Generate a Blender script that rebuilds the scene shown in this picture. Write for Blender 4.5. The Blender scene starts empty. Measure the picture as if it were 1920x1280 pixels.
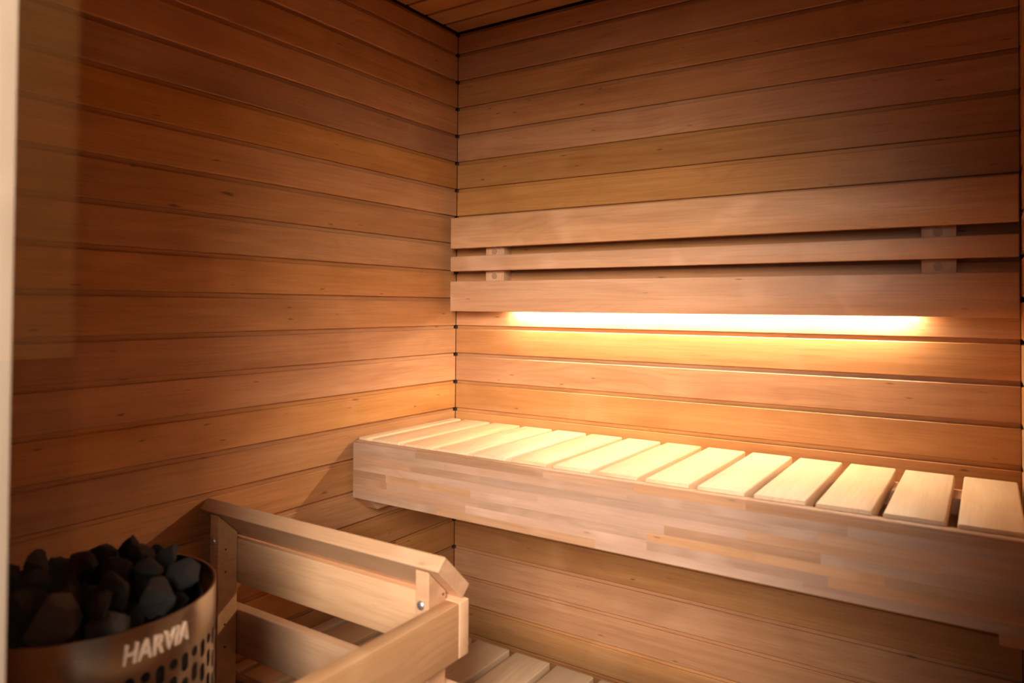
import bpy, bmesh, math, random
from mathutils import Matrix, Vector

scene = bpy.context.scene
col = scene.collection
random.seed(7)

# ------------------------------------------------------------------ camera
H = 1.22                      # eye height above the sauna floor
YAW, PITCH, ROLL = 0.58188, 0.0185, 0.00672
FPX, CY = 1354.1, 549.3       # focal length and optical axis row for a 1920x1280 frame
cam_d = bpy.data.cameras.new('camera')
cam = bpy.data.objects.new('camera', cam_d)
col.objects.link(cam)
fw = Vector((-math.sin(YAW) * math.cos(PITCH), math.cos(YAW) * math.cos(PITCH), math.sin(PITCH)))
r0 = Vector((math.cos(YAW), math.sin(YAW), 0))
u0 = r0.cross(fw)
rr = math.cos(ROLL) * r0 + math.sin(ROLL) * u0
uu = -math.sin(ROLL) * r0 + math.cos(ROLL) * u0
M = Matrix(((rr.x, uu.x, -fw.x, 1.46424), (rr.y, uu.y, -fw.y, -1.89085), (rr.z, uu.z, -fw.z, H), (0, 0, 0, 1)))
cam.matrix_world = M
cam_d.sensor_width = 36
cam_d.lens = FPX / 1920 * 36
cam_d.shift_y = (CY - 640) / 1920
cam_d.clip_start = 0.02
cam_d.dof.use_dof = True
cam_d.dof.focus_distance = 2.15
cam_d.dof.aperture_fstop = 3.0
scene.camera = cam

# ------------------------------------------------------------------ world, lamps, exposure
world = bpy.data.worlds.new('world')
scene.world = world
world.use_nodes = True
bg = world.node_tree.nodes['Background']
bg.inputs[0].default_value = (1.0, 0.82, 0.70, 1)
bg.inputs[1].default_value = 0.29
LED_STRENGTH = 175.0
LED_COLOR = (1.0, 0.86, 0.63)
# daylight from the anteroom window behind the camera
lamp_d = bpy.data.lights.new('anteroom_window_daylight', 'AREA')
lamp_d.shape = 'RECTANGLE'
lamp_d.size = 0.7
lamp_d.size_y = 1.5
lamp_d.energy = 22.5
lamp_d.spread = math.radians(52)
lamp_d.color = (1.0, 0.90, 0.83)
lamp = bpy.data.objects.new('anteroom_window_daylight', lamp_d)
lamp.location = (1.82, -3.0, 2.05)
lamp.rotation_euler = (Vector((0.52, -0.15, 1.05)) - lamp.location).to_track_quat('-Z', 'Y').to_euler()   # towards the backrest
col.objects.link(lamp)
# added unseen spot, brightens the anteroom wall so its glass reflection shows
wl_d = bpy.data.lights.new('reflection_fill_spot', 'SPOT')
wl_d.energy = 48.0
wl_d.shadow_soft_size = 0.05
wl_d.spot_size = math.radians(75)
wl_d.spot_blend = 0.6
wl_d.color = (1.0, 0.72, 0.42)
wlamp = bpy.data.objects.new('reflection_fill_spot', wl_d)
wlamp.location = (0.55, -2.9, 2.7)
wlamp.rotation_euler = (Vector((-0.39, -2.25, 1.55)) - wlamp.location).to_track_quat('-Z', 'Y').to_euler()
col.objects.link(wlamp)
vs = scene.view_settings
vs.view_transform = 'Standard'
vs.look = 'None'
vs.exposure = 0.0
vs.gamma = 1.0
vs.use_curve_mapping = False

# ------------------------------------------------------------------ materials
def nt_new(name):
    m = bpy.data.materials.new(name)
    m.use_nodes = True
    nt = m.node_tree
    b = nt.nodes['Principled BSDF']
    return m, nt, b

def N(nt, t, **kw):
    n = nt.nodes.new(t)
    for k, v in kw.items():
        setattr(n, k, v)
    return n

def wood(name, dark, mid, light, rough=0.5, tint=0.12, knots=1.0, pale=0.35, sat_var=0.0, spec=0.35):
    m, nt, b = nt_new(name)
    L = nt.links.new
    tc = N(nt, 'ShaderNodeTexCoord')
    oi = N(nt, 'ShaderNodeObjectInfo')
    off = N(nt, 'ShaderNodeVectorMath', operation='SCALE')
    off.inputs[0].default_value = (37.0, 19.0, 53.0)
    L(oi.outputs['Random'], off.inputs['Scale'])
    add = N(nt, 'ShaderNodeVectorMath', operation='ADD')
    L(tc.outputs['Object'], add.inputs[0]); L(off.outputs[0], add.inputs[1])
    def mapped(s):
        mp = N(nt, 'ShaderNodeMapping'); mp.inputs['Scale'].default_value = s
        L(add.outputs[0], mp.inputs['Vector']); return mp.outputs[0]
    def noise(s, detail, rough_=0.6, dist=0.0):
        n = N(nt, 'ShaderNodeTexNoise'); n.inputs['Scale'].default_value = 1.0
        n.inputs['Detail'].default_value = detail; n.inputs['Roughness'].default_value = rough_
        n.inputs['Distortion'].default_value = dist
        L(mapped(s), n.inputs['Vector']); return n.outputs['Fac']
    def mth(op, a, bb, clamp=False):
        n = N(nt, 'ShaderNodeMath', operation=op); n.use_clamp = clamp
        for i, v in enumerate((a, bb)):
            if isinstance(v, (int, float)): n.inputs[i].default_value = v
            else: L(v, n.inputs[i])
        return n.outputs[0]
    def rng(v, a0, a1, b0, b1):
        n = N(nt, 'ShaderNodeMapRange'); n.clamp = True
        for i, x in enumerate((a0, a1, b0, b1)): n.inputs[i + 1].default_value = x
        L(v, n.inputs[0]); return n.outputs[0]
    def mix(f, a, c):
        n = N(nt, 'ShaderNodeMix', data_type='RGBA')
        if isinstance(f, (int, float)): n.inputs[0].default_value = f
        else: L(f, n.inputs[0])
        for i, v in ((6, a), (7, c)):
            if isinstance(v, tuple): n.inputs[i].default_value = (*v, 1)
            else: L(v, n.inputs[i])
        return n.outputs[2]
    streak = noise((1.6, 30, 30), 6, 0.68, 0.9)
    fibre = noise((6.0, 240, 240), 3, 0.7)
    blotch = noise((2.2, 9, 9), 3, 0.5, 0.8)
    warp = noise((1.3, 5, 5), 2, 0.5)
    # growth-ring arches: bands across the width, bent by slow noise
    sep = N(nt, 'ShaderNodeSeparateXYZ'); L(add.outputs[0], sep.inputs[0])
    ph = mth('ADD', mth('MULTIPLY', sep.outputs['Z'], 260.0), mth('MULTIPLY', warp, 95.0))
    rings = mth('MULTIPLY', mth('ADD', mth('SINE', ph, 0.0), 1.0), 0.5)
    rings = mth('MULTIPLY', mth('POWER', rings, 4.0), rng(noise((1.1, 6, 6), 2), 0.5, 0.72, 0.0, 1.0))
    c = mix(rng(streak, 0.36, 0.64, 0.0, 1.0), tuple(x * 0.55 + y * 0.45 for x, y in zip(mid, dark)), light)
    c = mix(0.45, c, mid)
    c = mix(mth('MULTIPLY', rng(blotch, 0.52, 0.78, 0.0, 1.0), 0.55), c, dark)
    c = mix(mth('MULTIPLY', rng(blotch, 0.22, 0.42, 1.0, 0.0), pale), c, tuple(min(1, x * 1.15 + 0.05) for x in light))
    c = mix(mth('MULTIPLY', rings, 0.36), c, dark)
    c = mix(mth('MULTIPLY', rng(fibre, 0.50, 0.76, 0.0, 1.0), 0.50), c, dark)
    # pale chatoyant patches
    ch = noise((6.0, 3, 5), 1, 0.5, 0.7)
    c = mix(mth('MULTIPLY', rng(ch, 0.56, 0.74, 0.0, 1.0), pale * 0.8), c, tuple(min(1, x * 1.12 + 0.07) for x in light))
    # small dark flecks and knots
    for sc_, thr, amt in (((7.0, 2.0, 34.0), 0.085, 0.75), ((2.3, 2.0, 10.0), 0.055, 0.8)):
        v = N(nt, 'ShaderNodeTexVoronoi'); v.inputs['Scale'].default_value = 1.0
        dv = N(nt, 'ShaderNodeVectorMath', operation='ADD')
        L(mapped(sc_), dv.inputs[0])
        wv = N(nt, 'ShaderNodeTexNoise'); wv.inputs['Scale'].default_value = 1.0
        L(mapped((14, 90, 90)), wv.inputs['Vector'])
        sv = N(nt, 'ShaderNodeVectorMath', operation='SCALE'); sv.inputs['Scale'].default_value = 0.22
        L(wv.outputs['Color'], sv.inputs[0]); L(sv.outputs[0], dv.inputs[1])
        L(dv.outputs[0], v.inputs['Vector'])
        c = mix(mth('MULTIPLY', rng(v.outputs['Distance'], thr * 0.35, thr, 1.0, 0.0), amt * knots), c, tuple(x * 0.38 for x in dark))
    # every board its own tone
    hsv = N(nt, 'ShaderNodeHueSaturation')
    L(c, hsv.inputs['Color'])
    L(rng(oi.outputs['Random'], 0, 1, 1 - tint, 1 + tint), hsv.inputs['Value'])
    r2 = mth('FRACT', mth('MULTIPLY', oi.outputs['Random'], 17.31), 0.0)
    L(rng(r2, 0, 1, 0.5 - 0.003, 0.5 + 0.002), hsv.inputs['Hue'])
    L(rng(mth('FRACT', mth('MULTIPLY', oi.outputs['Random'], 41.7), 0.0), 0, 1, 0.92 - sat_var, 1.06), hsv.inputs['Saturation'])
    L(hsv.outputs[0], b.inputs['Base Color'])
    L(rng(streak, 0.3, 0.7, rough - 0.06, rough + 0.08), b.inputs['Roughness'])
    b.inputs['Specular IOR Level'].default_value = spec
    bp = N(nt, 'ShaderNodeBump'); bp.inputs['Strength'].default_value = 0.12; bp.inputs['Distance'].default_value = 0.0006
    L(mth('ADD', fibre, streak), bp.inputs['Height']); L(bp.outputs[0], b.inputs['Normal'])
    return m

def simple(name, color, rough=0.5, metal=0.0, noise_amt=0.15, scale=40.0, spec=0.5):
    m, nt, b = nt_new(name)
    L = nt.links.new
    tc = N(nt, 'ShaderNodeTexCoord'); n = N(nt, 'ShaderNodeTexNoise')
    n.inputs['Scale'].default_value = scale; n.inputs['Detail'].default_value = 4
    L(tc.outputs['Object'], n.inputs['Vector'])
    mx = N(nt, 'ShaderNodeMix', data_type='RGBA')
    L(n.outputs['Fac'], mx.inputs[0])
    mx.inputs[6].default_value = (*[x * (1 - noise_amt) for x in color], 1)
    mx.inputs[7].default_value = (*[min(1, x * (1 + noise_amt)) for x in color], 1)
    L(mx.outputs[2], b.inputs['Base Color'])
    b.inputs['Roughness'].default_value = rough
    b.inputs['Metallic'].default_value = metal
    b.inputs['Specular IOR Level'].default_value = spec
    return m

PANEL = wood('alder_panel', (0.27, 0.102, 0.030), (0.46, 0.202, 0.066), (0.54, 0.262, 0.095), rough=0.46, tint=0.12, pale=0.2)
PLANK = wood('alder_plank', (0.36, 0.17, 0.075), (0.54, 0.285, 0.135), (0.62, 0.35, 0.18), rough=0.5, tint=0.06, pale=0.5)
SLAT = wood('aspen_slat', (0.47, 0.27, 0.13), (0.63, 0.41, 0.22), (0.69, 0.475, 0.27), rough=0.5, tint=0.05, knots=0.35, pale=0.2)
LAMEL = wood('glued_lamella', (0.26, 0.130, 0.062), (0.38, 0.198, 0.096), (0.46, 0.255, 0.132), rough=0.5, tint=0.17, knots=0.6, sat_var=0.12)
RAIL = wood('guard_rail_wood', (0.42, 0.215, 0.095), (0.60, 0.335, 0.168), (0.68, 0.41, 0.22), rough=0.48, tint=0.05, knots=0.5)
POSTW = wood('door_post_wood', (0.60, 0.42, 0.29), (0.76, 0.56, 0.40), (0.82, 0.63, 0.47), rough=0.5, tint=0.03, knots=0.3)
DARKGAP = simple('wall_backing', (0.05, 0.028, 0.016), 0.9)
FLOORM = simple('floor_tile', (0.16, 0.12, 0.10), 0.5, scale=12)
SCREW = simple('dark_screw', (0.05, 0.03, 0.02), 0.6)
PLUG = simple('wood_plug', (0.36, 0.20, 0.11), 0.6, scale=300)
BOLT = simple('zinc_bolt', (0.75, 0.74, 0.70), 0.32, 0.9)
ALU = simple('led_profile_aluminium', (0.6, 0.58, 0.55), 0.4, 0.8)
BLACKSTEEL = simple('black_steel', (0.018, 0.016, 0.015), 0.55, 0.3)
LETTER = simple('raised_steel_letters', (0.78, 0.56, 0.38), 0.5, 0.35, 0.04)
OUTWALL = simple('anteroom_wall_paint', (0.80, 0.46, 0.18), 0.8, scale=6)
OUTDARK = simple('reflection_stop_dark', (0.03, 0.02, 0.015), 0.8)  # dark colour standing in for the unlit end of the reflection

def steel_mat():
    m, nt, b = nt_new('brushed_stainless')
    L = nt.links.new
    tc = N(nt, 'ShaderNodeTexCoord'); mp = N(nt, 'ShaderNodeMapping')
    mp.inputs['Scale'].default_value = (3, 3, 420)
    L(tc.outputs['Object'], mp.inputs['Vector'])
    n = N(nt, 'ShaderNodeTexNoise'); n.inputs['Scale'].default_value = 1; n.inputs['Detail'].default_value = 3
    L(mp.outputs[0], n.inputs['Vector'])
    r = N(nt, 'ShaderNodeMapRange'); L(n.outputs['Fac'], r.inputs[0])
    r.inputs[3].default_value = 0.20; r.inputs[4].default_value = 0.30
    L(r.outputs[0], b.inputs['Roughness'])
    b.inputs['Base Color'].default_value = (0.46, 0.40, 0.34, 1)
    b.inputs['Metallic'].default_value = 1.0
    return m
STEEL = steel_mat()

def stone_mat(name, a, c, vein):
    m, nt, b = nt_new(name)
    L = nt.links.new
    tc = N(nt, 'ShaderNodeTexCoord'); oi = N(nt, 'ShaderNodeObjectInfo')
    off = N(nt, 'ShaderNodeVectorMath', operation='SCALE'); off.inputs[0].default_value = (11, 23, 7)
    L(oi.outputs['Random'], off.inputs['Scale'])
    ad = N(nt, 'ShaderNodeVectorMath', operation='ADD'); L(tc.outputs['Object'], ad.inputs[0]); L(off.outputs[0], ad.inputs[1])
    n = N(nt, 'ShaderNodeTexNoise'); n.inputs['Scale'].default_value = 45; n.inputs['Detail'].default_value = 8; n.inputs['Roughness'].default_value = 0.7
    L(ad.outputs[0], n.inputs['Vector'])
    n2 = N(nt, 'ShaderNodeTexNoise'); n2.inputs['Scale'].default_value = 260; n2.inputs['Detail'].default_value = 4
    L(ad.outputs[0], n2.inputs['Vector'])
    rp = N(nt, 'ShaderNodeValToRGB')
    rp.color_ramp.elements[0].position = 0.36; rp.color_ramp.elements[0].color = (*a, 1)
    rp.color_ramp.elements[1].position = 0.62; rp.color_ramp.elements[1].color = (*c, 1)
    e = rp.color_ramp.elements.new(0.72); e.color = (*vein, 1)
    L(n.outputs['Fac'], rp.inputs[0])
    mx = N(nt, 'ShaderNodeMix', data_type='RGBA', blend_type='MULTIPLY'); mx.inputs[0].default_value = 0.6
    L(rp.outputs[0], mx.inputs[6]); L(n2.outputs['Color'], mx.inputs[7])
    L(mx.outputs[2], b.inputs['Base Color'])
    b.inputs['Roughness'].default_value = 0.85
    bp = N(nt, 'ShaderNodeBump'); bp.inputs['Strength'].default_value = 0.9; bp.inputs['Distance'].default_value = 0.002
    L(n2.outputs['Fac'], bp.inputs['Height']); L(bp.outputs[0], b.inputs['Normal'])
    return m
STONE = stone_mat('dark_peridotite', (0.022, 0.018, 0.014), (0.085, 0.066, 0.05), (0.17, 0.14, 0.115))
STONE_PALE = stone_mat('grey_peridotite', (0.17, 0.15, 0.125), (0.36, 0.32, 0.27), (0.68, 0.63, 0.58))

def glass_mat():
    m = bpy.data.materials.new('clear_glass'); m.use_nodes = True
    nt = m.node_tree; nt.nodes.clear(); L = nt.links.new
    out = N(nt, 'ShaderNodeOutputMaterial'); mx = N(nt, 'ShaderNodeMixShader')
    tr = N(nt, 'ShaderNodeBsdfTransparent'); tr.inputs[0].default_value = (0.97, 0.98, 0.97, 1)
    gl = N(nt, 'ShaderNodeBsdfGlossy'); gl.inputs['Roughness'].default_value = 0.0
    fr = N(nt, 'ShaderNodeFresnel'); fr.inputs['IOR'].default_value = 1.5
    ge = N(nt, 'ShaderNodeNewGeometry'); inv = N(nt, 'ShaderNodeMath', operation='SUBTRACT'); inv.inputs[0].default_value = 1.0
    L(ge.outputs['Backfacing'], inv.inputs[1])
    mu = N(nt, 'ShaderNodeMath', operation='MULTIPLY'); L(fr.outputs[0], mu.inputs[0]); L(inv.outputs[0], mu.inputs[1])
    L(mu.outputs[0], mx.inputs[0]); L(tr.outputs[0], mx.inputs[1]); L(gl.outputs[0], mx.inputs[2]); L(mx.outputs[0], out.inputs[0])
    return m
GLASS = glass_mat()

def led_mat():
    m = bpy.data.materials.new('led_diffuser_light'); m.use_nodes = True
    nt = m.node_tree; nt.nodes.clear(); L = nt.links.new
    out = N(nt, 'ShaderNodeOutputMaterial'); e = N(nt, 'ShaderNodeEmission')
    e.inputs[0].default_value = (*LED_COLOR, 1); e.inputs[1].default_value = LED_STRENGTH
    L(e.outputs[0], out.inputs[0])
    return m
LEDM = led_mat()

# ------------------------------------------------------------------ helpers
def link(name, mesh, mat=None, parent=None):
    o = bpy.data.objects.new(name, mesh)
    col.objects.link(o)
    if mat is not None and not mesh.materials:
        mesh.materials.append(mat)
    if parent is not None:
        o.parent = parent
    return o

def empty(name, loc):
    e = bpy.data.objects.new(name, None)
    e.empty_display_size = 0.05
    e.location = loc
    col.objects.link(e)
    return e

def tag(o, label, cat, group=None):
    o['label'] = label; o['category'] = cat
    if group: o['group'] = group
    return o

def struct(o):
    o['kind'] = 'structure'
    return o

def setw(o, mat):
    """place o with a world matrix, parent kept (parents are unrotated and unscaled)"""
    if o.parent is not None:
        chain = Vector((0, 0, 0)); p = o.parent; inv = Matrix.Identity(4); mats = []
        while p is not None:
            mats.append(p.matrix_basis.copy()); p = p.parent
        w = Matrix.Identity(4)
        for m in reversed(mats): w = w @ m
        o.matrix_basis = w.inverted() @ mat
    else:
        o.matrix_basis = mat
    return o

def frame(org, lx, ly, lz):
    lx, ly, lz = Vector(lx), Vector(ly), Vector(lz)
    return Matrix(((lx.x, ly.x, lz.x, org[0]), (lx.y, ly.y, lz.y, org[1]), (lx.z, ly.z, lz.z, org[2]), (0, 0, 0, 1)))

AX = {'back': ((1, 0, 0), (0, 1, 0), (0, 0, 1)),      # length +X, thickness Y, width Z
      'flat': ((0, 1, 0), (0, 0, 1), (1, 0, 0)),      # length +Y, thickness Z, width X
      'flatx': ((1, 0, 0), (0, 0, 1), (0, -1, 0)),    # length +X, thickness Z, width Y
      'side': ((0, 1, 0), (-1, 0, 0), (0, 0, 1)),     # length +Y, thickness X, width Z
      'postx': ((0, 0, 1), (1, 0, 0), (0, 1, 0))}     # length Z, thickness X, width Y

_pm = {}
def plank_mesh(L, T, W, bev, mat, seg=2):
    key = (round(L, 4), round(T, 4), round(W, 4), bev, mat.name, seg)
    if key in _pm: return _pm[key]
    bm = bmesh.new()
    bmesh.ops.create_cube(bm, size=1.0)
    bmesh.ops.scale(bm, vec=(L, T, W), verts=bm.verts)
    if bev > 0:
        bmesh.ops.bevel(bm, geom=list(bm.edges), offset=bev, segments=seg, profile=0.5, affect='EDGES')
    me = bpy.data.meshes.new('plank'); bm.to_mesh(me); bm.free()
    if bev > 0:
        for p in me.polygons: p.use_smooth = True
        me.set_sharp_from_angle(angle=math.radians(50))
    me.materials.append(mat)
    _pm[key] = me
    return me

def plank(name, parent, lo, hi, kind, mat, bev=0.003, seg=2):
    """box plank from world corner lo to corner hi, grain along the axis of `kind`"""
    lo, hi = Vector(lo), Vector(hi); c = (lo + hi) / 2; d = hi - lo
    lx, ly, lz = AX[kind]
    def ext(a): return abs(a[0]) * d.x + abs(a[1]) * d.y + abs(a[2]) * d.z
    me = plank_mesh(ext(lx), ext(ly), ext(lz), bev, mat, seg)
    o = link(name, me, None, parent)
    setw(o, frame(c, lx, ly, lz))
    return o

def prism(name, parent, prof, axis_frame, length, mat, bev=0.0):
    """polygon prof [(y,z)] in local YZ extruded along local X (0..length)"""
    bm = bmesh.new()
    a = [bm.verts.new((0, y, z)) for y, z in prof]
    b_ = [bm.verts.new((length, y, z)) for y, z in prof]
    n = len(prof)
    bm.faces.new(a); bm.faces.new(list(reversed(b_)))
    for i in range(n):
        bm.faces.new((a[i], b_[i], b_[(i + 1) % n], a[(i + 1) % n]))
    bmesh.ops.recalc_face_normals(bm, faces=bm.faces)
    if bev: bmesh.ops.bevel(bm, geom=list(bm.edges), offset=bev, segments=2, profile=0.5, affect='EDGES')
    me = bpy.data.meshes.new(name); bm.to_mesh(me); bm.free()
    me.materials.append(mat)
    o = link(name, me, None, parent)
    setw(o, axis_frame)
    return o

def cyl_mesh(name, r, h, mat, seg=24, bev=0.0):
    bm = bmesh.new()
    bmesh.ops.create_cone(bm, cap_ends=True, segments=seg, radius1=r, radius2=r, depth=h)
    if bev:
        bmesh.ops.bevel(bm, geom=[e for e in bm.edges if len(e.link_faces) == 2 and any(len(f.verts) > 4 for f in e.link_faces)], offset=bev, segments=2, profile=0.5, affect='EDGES')
    me = bpy.data.meshes.new(name); bm.to_mesh(me); bm.free(); me.materials.append(mat)
    return me

# ------------------------------------------------------------------ room shell
W = 1.525                  # inside width along the back wall
D = 1.58                   # inside depth
CEIL = H + 0.907
PITCHB = 0.09
Z0 = H + 0.8314 + 0.0055   # topmost wall joint
OUT_Y = -1.66

def panel_mesh(length, width, mat=PANEL):
    """tongue-and-groove board: face proud, 5 mm deep groove along the top edge"""
    w = width
    prof = [(0.015, 0), (0.0018, 0), (0, 0.0018), (0, w - 0.0128), (0.0018, w - 0.0110), (0.0080, w - 0.0110), (0.0080, w - 0.0007), (0.015, w - 0.0007)]
    bm = bmesh.new()
    a = [bm.verts.new((0, y, z)) for y, z in prof]
    b_ = [bm.verts.new((length, y, z)) for y, z in prof]
    n = len(prof)
    bm.faces.new(a); bm.faces.new(list(reversed(b_)))
    for i in range(n):
        bm.faces.new((a[i], b_[i], b_[(i + 1) % n], a[(i + 1) % n]))
    bmesh.ops.recalc_face_normals(bm, faces=bm.faces)
    me = bpy.data.meshes.new('board'); bm.to_mesh(me); bm.free()
    me.materials.append(mat)
    return me

joints = [Z0 - k * PITCHB for k in range(0, 30) if Z0 - k * PITCHB > 0.012]
spans = [(Z0, CEIL - 0.0025)] + [(joints[i + 1], joints[i]) for i in range(len(joints) - 1)] + [(0.0, joints[-1])]

def backing(name, lo, hi):
    me = plank_mesh(hi[0] - lo[0], hi[1] - lo[1], hi[2] - lo[2], 0, DARKGAP)
    o = link(name, me)
    o.location = [(a + b) / 2 for a, b in zip(lo, hi)]
    return struct(o)

def clad(wall, length, org_xy, lx, ly, spans_):
    cache = {}
    for z0, z1 in spans_:
        w = round(z1 - z0, 5)
        if w not in cache: cache[w] = panel_mesh(length, w)
        o = link('board', cache[w], None, wall)
        setw(o, frame((org_xy[0], org_xy[1], z0), lx, ly, (0, 0, 1)))

wb = backing('wall_back', (-0.05, 0.0155, 0), (W + 0.05, 0.05, CEIL + 0.05))
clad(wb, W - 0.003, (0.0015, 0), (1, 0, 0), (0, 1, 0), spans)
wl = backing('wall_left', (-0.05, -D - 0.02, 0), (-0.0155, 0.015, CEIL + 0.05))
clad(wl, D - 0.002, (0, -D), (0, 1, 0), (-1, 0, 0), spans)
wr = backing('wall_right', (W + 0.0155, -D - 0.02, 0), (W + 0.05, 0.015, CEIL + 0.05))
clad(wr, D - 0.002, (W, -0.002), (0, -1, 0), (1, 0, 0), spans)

ce = backing('ceiling', (-0.015, -D - 0.02, CEIL + 0.0155), (W + 0.015, 0.015, CEIL + 0.05))
ym = panel_mesh(W - 0.006, PITCHB)
y0s = [(-0.003, 0.079)] + [(-0.082 - PITCHB * i, PITCHB) for i in range(17)]
first = panel_mesh(W - 0.006, 0.079)
for i, (yy, w_) in enumerate(y0s):
    if yy - w_ < -D: break
    o = link('board', first if i == 0 else ym, None, ce)
    setw(o, frame((0.003, yy, CEIL), (1, 0, 0), (0, 0, 1), (0, -1, 0)))

fl = link('floor', plank_mesh(6.0, 6.0, 0.1, 0, FLOORM)); fl.location = (1.5, -2.2, -0.05); struct(fl)

# front wall left of the door, header over the door
JX = 0.698
wf = backing('wall_front', (-0.015, OUT_Y + 0.016, 0), (JX - 0.045, -D - 0.0305, CEIL + 0.05))
clad(wf, JX - 0.048, (JX - 0.046, -D - 0.014), (-1, 0, 0), (0, -1, 0), spans)
clad(wf, JX - 0.03, (-0.015, OUT_Y), (1, 0, 0), (0, 1, 0), spans)
wh = backing('wall_front_header', (JX, OUT_Y + 0.016, 1.90), (W + 0.05, -D - 0.0305, CEIL + 0.05))
post = plank('trim_1', None, (JX - 0.044, OUT_Y - 0.012, 0), (JX, -D, 1.90), 'postx', POSTW, 0.002); struct(post)
t2 = plank('trim_2', None, (JX - 0.044, OUT_Y - 0.012, 1.901), (W + 0.05, -D, 1.945), 'back', POSTW, 0.002); struct(t2)

# narrow fixed glass panel beside the door post
gp = link('window_1', plank_mesh(0.302, 0.005, 1.89, 0, GLASS)); gp.location = (JX + 0.1525, -1.668, 0.95); struct(gp)

# anteroom wall that the glass mirrors
ow = link('wall_anteroom', plank_mesh(0.06, 2.0, 1.43, 0, OUTWALL)); ow.location = (-0.42, -2.85, 1.09 + 0.715); struct(ow)
od = link('added_reflection_stop', plank_mesh(0.06, 2.0, 1.09, 0, OUTDARK)); od.location = (-0.42, -2.85, 0.545); struct(od)  # added out of view, cuts the mirrored strip off low down

# ------------------------------------------------------------------ benches
PB, W98, TH = 0.1135, 0.0965, 0.028
def right_edge(k): return 0.155 + PB * k

def make_bench(name, label, ztop, y_back, y_front):
    e = empty(name, (W / 2, (y_back + y_front) / 2, ztop - 0.15))
    tag(e, label, 'bench', 'slatted sauna benches')
    for k in range(-1, 13):
        x1 = right_edge(k); x0 = max(x1 - W98, 0.006)
        plank('slat', e, (x0, y_front, ztop - TH), (x1, y_back, ztop), 'flat', SLAT, 0.0035)
    return e

ZB = H - 0.364
b1 = make_bench('sauna_bench', 'upper wooden slatted bench with deep laminated front board, below the glowing light', ZB, -0.022, -0.4435)
FT, FB, FY0, FY1 = H - 0.371, H - 0.5245, -0.470, -0.4445
fx0, fx1 = 0.013, W - 0.004
fascia = plank('front_board', b1, (fx0, FY0 + 0.002, FB + 0.001), (fx1, FY1, FT - 0.002), 'back', LAMEL, 0.001)
fascia['label'] = 'finger-jointed laminated front board in mixed brown strips'
rows = 8
rh = (FT - FB) / rows
rl = random.Random(5)
for r in range(rows):
    z0, z1 = FB + r * rh, FB + (r + 1) * rh
    x = fx0; first_len = rl.uniform(0.12, 0.4)
    while x < fx1 - 1e-4:
        ln = first_len if x == fx0 else rl.uniform(0.22, 0.5)
        xe = min(fx1, x + ln)
        if fx1 - xe < 0.12: xe = fx1
        if r == rows - 1:      # top strip: rounded upper edge
            R = 0.009; prof = [(FY1 + 0.0, z0), (FY0, z0)] + [(FY0 + R - R * math.cos(t), z1 - R + R * math.sin(t)) for t in [i * math.pi / 12 for i in range(7)]] + [(FY1, z1)]
            lam = prism('lamella', fascia, prof, frame((x, 0, 0), (1, 0, 0), (0, 1, 0), (0, 0, 1)), xe - x, LAMEL)
            for p in lam.data.polygons: p.use_smooth = True
            lam.data.set_sharp_from_angle(angle=math.radians(40))
        else:
            plank('lamella', fascia, (x, FY0 + rl.uniform(0, 0.00025), z0), (xe, FY0 + 0.006, z1), 'back', LAMEL, 0.0)
        x = xe
for ya, yb in ((-0.122, -0.037), (-0.405, -0.36)):
    plank('batten', b1, (0.05, ya, ZB - TH - 0.035), (W - 0.05, yb, ZB - TH - 0.0005), 'back', PLANK, 0.002)
plank('rear_light_block', b1, (0.05, -0.035, ZB - TH - 0.06), (W - 0.05, -0.0006, ZB - TH - 0.006), 'back', PLANK, 0.002)  # added strip, stops LED light leaking down behind the slats
for x0, x1 in ((0.002, 0.046), (W - 0.046, W - 0.002)):
    prof = [(-0.0006, H - 0.44), (-0.0006, H - 0.566), (-0.408, H - 0.566), (-0.4435, H - 0.530), (-0.4435, H - 0.44)]
    prism('ledger', b1, prof, frame((x0, 0, 0), (1, 0, 0), (0, 1, 0), (0, 0, 1)), x1 - x0, PLANK, 0.0015)

ZL = H - 0.83
b2 = make_bench('sauna_bench', 'lower wooden slatted bench near the floor, partly hidden behind the heater guard', ZL, -0.417, -0.851)
plank('front_board', b2, (0.006, -0.8695, ZL - 0.12), (W - 0.006, -0.852, ZL - 0.002), 'back', LAMEL, 0.002)
for yb in (-0.46, -0.78):
    plank('batten', b2, (0.05, yb - 0.045, ZL - TH - 0.05), (W - 0.05, yb, ZL - TH - 0.0005), 'back', PLANK, 0.002)
for x0, x1 in ((0.002, 0.046), (W - 0.046, W - 0.002)):
    plank('ledger', b2, (x0, -0.84, ZL - 0.20), (x1, -0.42, ZL - TH - 0.052), 'side', PLANK, 0.002)
    plank('leg', b2, (x0, -0.84, 0), (x1, -0.795, ZL - 0.201), 'postx', PLANK, 0.002)
    plank('leg', b2, (x0, -0.465, 0), (x1, -0.42, ZL - 0.201), 'postx', PLANK, 0.002)

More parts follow.
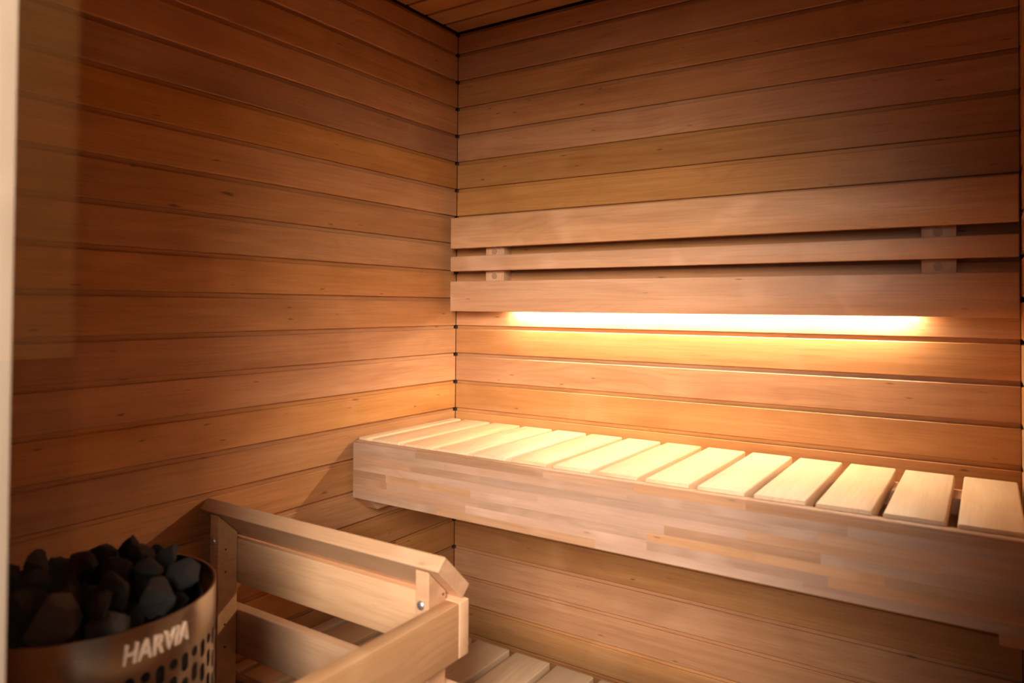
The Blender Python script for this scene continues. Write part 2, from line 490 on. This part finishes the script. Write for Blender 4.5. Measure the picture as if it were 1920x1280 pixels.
# ------------------------------------------------------------------ backrest and LED lamp
br = empty('backrest', (W / 2, 0, H - 0.02))
tag(br, 'wall-mounted wooden backrest of three horizontal planks above the glowing strip', 'backrest')
BY0, BY1 = -0.072, -0.044
bx0, bx1 = 0.031, W - 0.0045
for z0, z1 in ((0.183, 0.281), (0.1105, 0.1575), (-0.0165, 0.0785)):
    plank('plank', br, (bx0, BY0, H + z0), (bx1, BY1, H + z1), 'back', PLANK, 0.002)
plug = cyl_mesh('plug', 0.0095, 0.003, PLUG)
for x0, x1, xc in ((0.150, 0.218, 0.183), (1.342, 1.409, 1.374)):
    bt = plank('batten', br, (x0, BY1 + 0.0005, H + 0.0), (x1, -0.0005, H + 0.265), 'postx', PLANK, 0.001)
    for zc in (0.1705, 0.0945):
        o = link('plug', plug, None, bt)
        setw(o, frame((xc, BY1 + 0.0003, H + zc), (1, 0, 0), (0, 0, 1), (0, -1, 0)))

led = empty('led_strip_light', (W / 2, -0.03, H + 0.01))
tag(led, 'warm glowing light strip hidden behind the lowest backrest plank', 'light')
lx0, lx1 = 0.228, 1.333
plank('profile', led, (lx0, -0.0435, H - 0.0055), (lx1, -0.0008, H + 0.012), 'back', ALU, 0.0)
df = plank('diffuser', led, (lx0 + 0.004, -0.026, H - 0.0080), (lx1 - 0.004, -0.010, H - 0.0060), 'back', LEDM, 0.0)

# ------------------------------------------------------------------ heater guard rail
g = empty('heater_guard', (0.34, -0.9, 0))
tag(g, 'wooden guard rail with slanted top plank around the stove', 'railing')
prism('top_rail', g, [(-0.905, H - 0.432), (-0.926, H - 0.4525), (-0.855, H - 0.5205), (-0.834, H - 0.5005)],
      frame((0.003, 0, 0), (1, 0, 0), (0, 1, 0), (0, 0, 1)), 0.679, RAIL, 0.0022)
PY0, PY1 = -0.920, -0.8715
scr = cyl_mesh('screw', 0.0022, 0.0016, SCREW, 12)
bolt_me = bpy.data.meshes.new('bolt')
bm = bmesh.new(); bmesh.ops.create_uvsphere(bm, u_segments=20, v_segments=10, radius=0.0085)
bmesh.ops.scale(bm, vec=(1, 1, 0.55), verts=bm.verts); bm.to_mesh(bolt_me); bm.free()
for p in bolt_me.polygons: p.use_smooth = True
bolt_me.materials.append(BOLT)
# underside of the slanted rail: line through (-.926,-.4525) and (-.855,-.5205)
def under(y): return H - 0.4525 - (y + 0.926) * (0.068 / 0.071) - 0.0015
for x0, x1, zs in ((0.036, 0.066, (-0.537, -0.586, -0.700, -0.749)), (0.6275, 0.6575, (-0.537, -0.586))):
    # local x = up? use a prism along X with profile in YZ, 45-degree top
    prof = [(PY0, 0.0), (PY1, 0.0), (PY1, under(PY1)), (PY0, under(PY0))]
    po = prism('post', g, prof, frame((x0, 0, 0), (1, 0, 0), (0, 1, 0), (0, 0, 1)), x1 - x0, RAIL, 0.0015)
    if x0 < 0.3:
        for z in zs:
            o = link('screw', scr, None, po)
            setw(o, frame((x1, -0.9015, H + z), (0, 1, 0), (0, 0, 1), (1, 0, 0)))
        bl = ((x0 + x1) / 2 - 0.003, -0.518)
    else:
        o = link('screw', scr, None, po)
        setw(o, frame((x1, -0.880, H - 0.5095), (0, 1, 0), (0, 0, 1), (1, 0, 0)))
        bl = ((x0 + x1) / 2 - 0.002, -0.520)
    o = link('bolt', bolt_me, None, po)
    setw(o, frame((bl[0], PY0, H + bl[1]), (1, 0, 0), (0, 0, 1), (0, -1, 0)))
plank('plank', g, (0.004, -0.8705, H - 0.620), (0.687, -0.8425, H - 0.522), 'back', RAIL, 0.002)
plank('plank', g, (0.004, -0.8705, H - 0.776), (0.687, -0.8425, H - 0.678), 'back', RAIL, 0.002)
plank('plank', g, (0.6585, -D + 0.004, H - 0.620), (0.687, -0.8712, H - 0.522), 'side', RAIL, 0.002)
plank('plank', g, (0.6585, -D + 0.004, H - 0.776), (0.687, -0.8712, H - 0.678), 'side', RAIL, 0.002)

# ------------------------------------------------------------------ heater
HX, HY, HR, HZ = 0.370, -1.3466, 0.1746, H - 0.42
ht = empty('sauna_heater', (HX, HY, 0))
tag(ht, 'round stainless steel electric sauna stove with perforated side and brand lettering', 'heater')

def shell():
    ncol = 54
    verts, faces, norms = [], [], []
    def P(th, z, r=HR):
        verts.append((r * math.cos(th), r * math.sin(th), z)); norms.append((math.cos(th), math.sin(th), 0))
        return len(verts) - 1
    dth = 2 * math.pi / ncol
    top = HZ; zt = HZ - 0.056; zb = 0.10
    seg = 4
    for c in range(ncol):
        t0 = c * dth
        # plain band above the slots
        a = [P(t0 + dth * i / seg, top) for i in range(seg + 1)]
        b_ = [P(t0 + dth * i / seg, zt) for i in range(seg + 1)]
        for i in range(seg): faces.append((b_[i], b_[i + 1], a[i + 1], a[i]))
        z = zt; k = 0
        while z > zb + 0.04:
            hcell = 0.023 if (k == 0 and c % 2) else 0.034
            hh = (0.014 if (k == 0 and c % 2) else 0.025) / 2
            hw = 0.0066
            tc_, zc = t0 + dth / 2, z - hcell / 2
            # rectangle loop, 16 points, starting right middle, ccw
            rect, hole = [], []
            nseg = 16
            for i in range(nseg):
                ang = 2 * math.pi * (i + 0.5) / nseg
                cx, sx = math.cos(ang), math.sin(ang)
                m_ = max(abs(cx), abs(sx)); ux, uz = cx / m_, sx / m_
                # snap corners
                rect.append(P(tc_ + ux * dth / 2, zc + uz * hcell / 2))
                # stadium slot
                sw = hw * cx; szz = (hh - hw) * (1 if sx > 0 else -1) + hw * sx
                hole.append(P(tc_ + sw / HR, zc + szz))
            for i in range(nseg):
                j = (i + 1) % nseg
                faces.append((rect[i], rect[j], hole[j], hole[i]))
            # corner triangles
            for (sxn, szn) in ((1, 1), (-1, 1), (-1, -1), (1, -1)):
                cv = P(tc_ + sxn * dth / 2, zc + szn * hcell / 2)
                i = {(1, 1): 1, (-1, 1): 5, (-1, -1): 9, (1, -1): 13}[(sxn, szn)]
                faces.append((rect[i], cv, rect[(i + 1) % nseg]))
            z -= hcell; k += 1
        a = [P(t0 + dth * i / seg, z) for i in range(seg + 1)]
        b_ = [P(t0 + dth * i / seg, 0.03) for i in range(seg + 1)]
        for i in range(seg): faces.append((b_[i], b_[i + 1], a[i + 1], a[i]))
    me = bpy.data.meshes.new('shell')
    me.from_pydata(verts, [], faces); me.update()
    for p in me.polygons: p.use_smooth = True
    me.normals_split_custom_set_from_vertices(norms)
    me.materials.append(STEEL)
    return me
sh = link('shell', shell(), None, ht)
sh['label'] = 'brushed steel shell pierced by rows of oval slots'
def ring(name, prof, mat, seg=72, parent=ht):
    """lathe closed profile [(r,z)]"""
    vs_, fs = [], []
    n = len(prof)
    for i in range(seg):
        t = 2 * math.pi * i / seg
        for r, z in prof: vs_.append((r * math.cos(t), r * math.sin(t), z))
    for i in range(seg):
        for j in range(n):
            a, b_ = i * n + j, i * n + (j + 1) % n
            c, d = ((i + 1) % seg) * n + (j + 1) % n, ((i + 1) % seg) * n + j
            fs.append((a, d, c, b_))
    me = bpy.data.meshes.new(name); me.from_pydata(vs_, [], fs); me.update()
    bm = bmesh.new(); bm.from_mesh(me); bmesh.ops.recalc_face_normals(bm, faces=bm.faces); bm.to_mesh(me); bm.free()
    for p in me.polygons: p.use_smooth = True
    me.set_sharp_from_angle(angle=math.radians(35))
    me.materials.append(mat)
    return link(name, me, None, parent)
ring('rim', [(HR + 0.0006, HZ - 0.002), (HR + 0.0006, HZ + 0.0012), (HR - 0.0025, HZ + 0.0012), (HR - 0.0025, HZ - 0.058), (HR - 0.0012, HZ - 0.058), (HR - 0.0012, HZ - 0.002)], STEEL)
LR = 0.154
ring('stone_basket', [(LR + 0.002, HZ - 0.022), (LR, HZ - 0.022), (LR, HZ - 0.15), (0.001, HZ - 0.15), (0.001, HZ - 0.153), (LR + 0.002, HZ - 0.153)], BLACKSTEEL)
ring('inner_drum', [(0.145, 0.05), (0.145, HZ - 0.155), (0.001, HZ - 0.155), (0.001, 0.05)], BLACKSTEEL)
ring('base_ring', [(HR - 0.004, 0.0), (HR - 0.004, 0.034), (0.02, 0.034), (0.02, 0.0)], BLACKSTEEL)

# raised lettering bent round the shell
fc = bpy.data.curves.new('lettering', 'FONT')
fc.body = 'HARVIA'; fc.size = 0.0355; fc.extrude = 0.0011; fc.offset = 0.0006; fc.align_x = 'CENTER'
fc.resolution_u = 4; fc.space_character = 1.06
tmp = bpy.data.objects.new('lettering_source', fc); col.objects.link(tmp)
bpy.context.view_layer.update()
dg = bpy.context.evaluated_depsgraph_get()
tm = bpy.data.meshes.new_from_object(tmp.evaluated_get(dg))
bpy.data.objects.remove(tmp)
bm = bmesh.new(); bm.from_mesh(tm)
bmesh.ops.triangulate(bm, faces=bm.faces)
bmesh.ops.subdivide_edges(bm, edges=[e for e in bm.edges if e.calc_length() > 0.006], cuts=2)
TH0 = math.radians(2.5)
xs = [v.co.x for v in bm.verts]; ys = [v.co.y for v in bm.verts]
sx = 0.094 / (max(xs) - min(xs)); xm = (max(xs) + min(xs)) / 2; sy = 0.0255 / (max(ys) - min(ys)); ym_ = min(ys)
for v in bm.verts:
    x, y, z = (v.co.x - xm) * sx, (v.co.y - ym_) * sy, v.co.z
    t = TH0 + (x + 0.16 * y) / HR
    r = HR + 0.0004 + (z + 0.0011)
    v.co = (r * math.cos(t), r * math.sin(t), HZ - 0.0425 + y)
bm.to_mesh(tm); bm.free()
tm.materials.clear(); tm.materials.append(LETTER)
lt = link('lettering', tm, None, ht)
lt['label'] = 'raised steel brand lettering below the rim'

# stones: dropped one by one to the lowest free place inside the basket
rs = random.Random(21)
def stone_mesh(i):
    """angular broken rock: hull of scattered points, edges worn, surface pitted"""
    q = random.Random(100 + i)
    bm = bmesh.new()
    ex = (q.uniform(1.02, 1.16), q.uniform(0.85, 1.05), q.uniform(0.68, 0.88))
    for _ in range(20):
        d = Vector((q.gauss(0, 1), q.gauss(0, 1), q.gauss(0, 1))).normalized() * q.uniform(0.85, 1.06)
        bm.verts.new((d.x * ex[0], d.y * ex[1], d.z * ex[2]))
    bmesh.ops.remove_doubles(bm, verts=bm.verts, dist=0.28)
    bmesh.ops.convex_hull(bm, input=bm.verts)
    bmesh.ops.delete(bm, geom=[v for v in bm.verts if not v.link_faces], context='VERTS')
    bmesh.ops.bevel(bm, geom=list(bm.edges), offset=0.05, segments=1, profile=0.5, affect='EDGES')
    bmesh.ops.triangulate(bm, faces=bm.faces)
    bmesh.ops.subdivide_edges(bm, edges=list(bm.edges), cuts=2, use_grid_fill=True)
    ph = [q.uniform(0, 6) for _ in range(6)]
    for v in bm.verts:
        c = v.co
        n_ = 0.030 * math.sin(23 * c.x + ph[4]) * math.sin(27 * c.y + ph[5]) * math.sin(25 * c.z + ph[0]) + q.uniform(-0.014, 0.014)
        v.co = c * (1 + n_ + 0.035 * math.sin(9 * c.x + ph[0]) * math.sin(11 * c.y + ph[1]) + 0.03 * math.sin(17 * c.z + ph[2]) * math.sin(14 * c.x + ph[3]))
    bmesh.ops.recalc_face_normals(bm, faces=bm.faces)
    me = bpy.data.meshes.new('stone'); bm.to_mesh(me); bm.free()
    for p in me.polygons: p.use_smooth = True
    me.set_sharp_from_angle(angle=math.radians(22))
    me.materials.append(STONE)
    return me
smeshes = [stone_mesh(i) for i in range(16)]
balls = []
zfloor = HZ - 0.148
for n in range(220):
    r = rs.uniform(0.022, 0.037)
    best = None
    for t in range(160):
        rad = (LR - 0.002 - 0.85 * r) * math.sqrt(rs.random()); an = rs.uniform(0, 2 * math.pi)
        x, y = rad * math.cos(an), rad * math.sin(an); z = zfloor + r
        for bx, by, bz, brr in balls:
            d2 = (x - bx) ** 2 + (y - by) ** 2; s = (r + brr) * 0.87
            if d2 < s * s: z = max(z, bz + math.sqrt(s * s - d2))
        score = z + r + (0.05 * rad)
        if best is None or score < best[0]: best = (score, x, y, z)
    _, x, y, z = best
    lim = HZ + 0.053 - 0.12 * (x * x + y * y) / LR
    if z + r > lim + 0.006:
        continue
    balls.append((x, y, z, r))
# pale stones: those nearest to the lit right front of the pile, seen from the door
vis = [b_ for b_ in balls if b_[2] > HZ - 0.035]
def nearest(px, py):
    return min(vis, key=lambda q: (q[0] - px) ** 2 + (q[1] - py) ** 2 + (0.6 * (HZ - q[2])) ** 2 - 3 * q[3] ** 2)
pale1 = nearest(0.068, -0.055); pale2 = nearest(0.12, 0.0)
for b_ in balls:
    me = smeshes[rs.randrange(16)]
    isp = b_ in (pale1, pale2)
    if isp:
        me = me.copy(); me.materials.clear(); me.materials.append(STONE_PALE)
    o = link('sauna_stone', me)
    o.location = (HX + b_[0], HY + b_[1], b_[2])
    o.rotation_euler = (rs.uniform(0, 6.28), rs.uniform(0, 6.28), rs.uniform(0, 6.28))
    o.scale = (b_[3] * (1.12 if isp else 1.0),) * 3
    if b_ is pale1: lab = 'large pale grey stone at the right front edge of the stove pile'
    elif b_ is pale2: lab = 'smaller pale grey stone nearest the wooden guard post in the stove pile'
    else: lab = 'rough dark stone in the heap on top of the stove'
    tag(o, lab, 'stone', 'stones heaped on the stove')
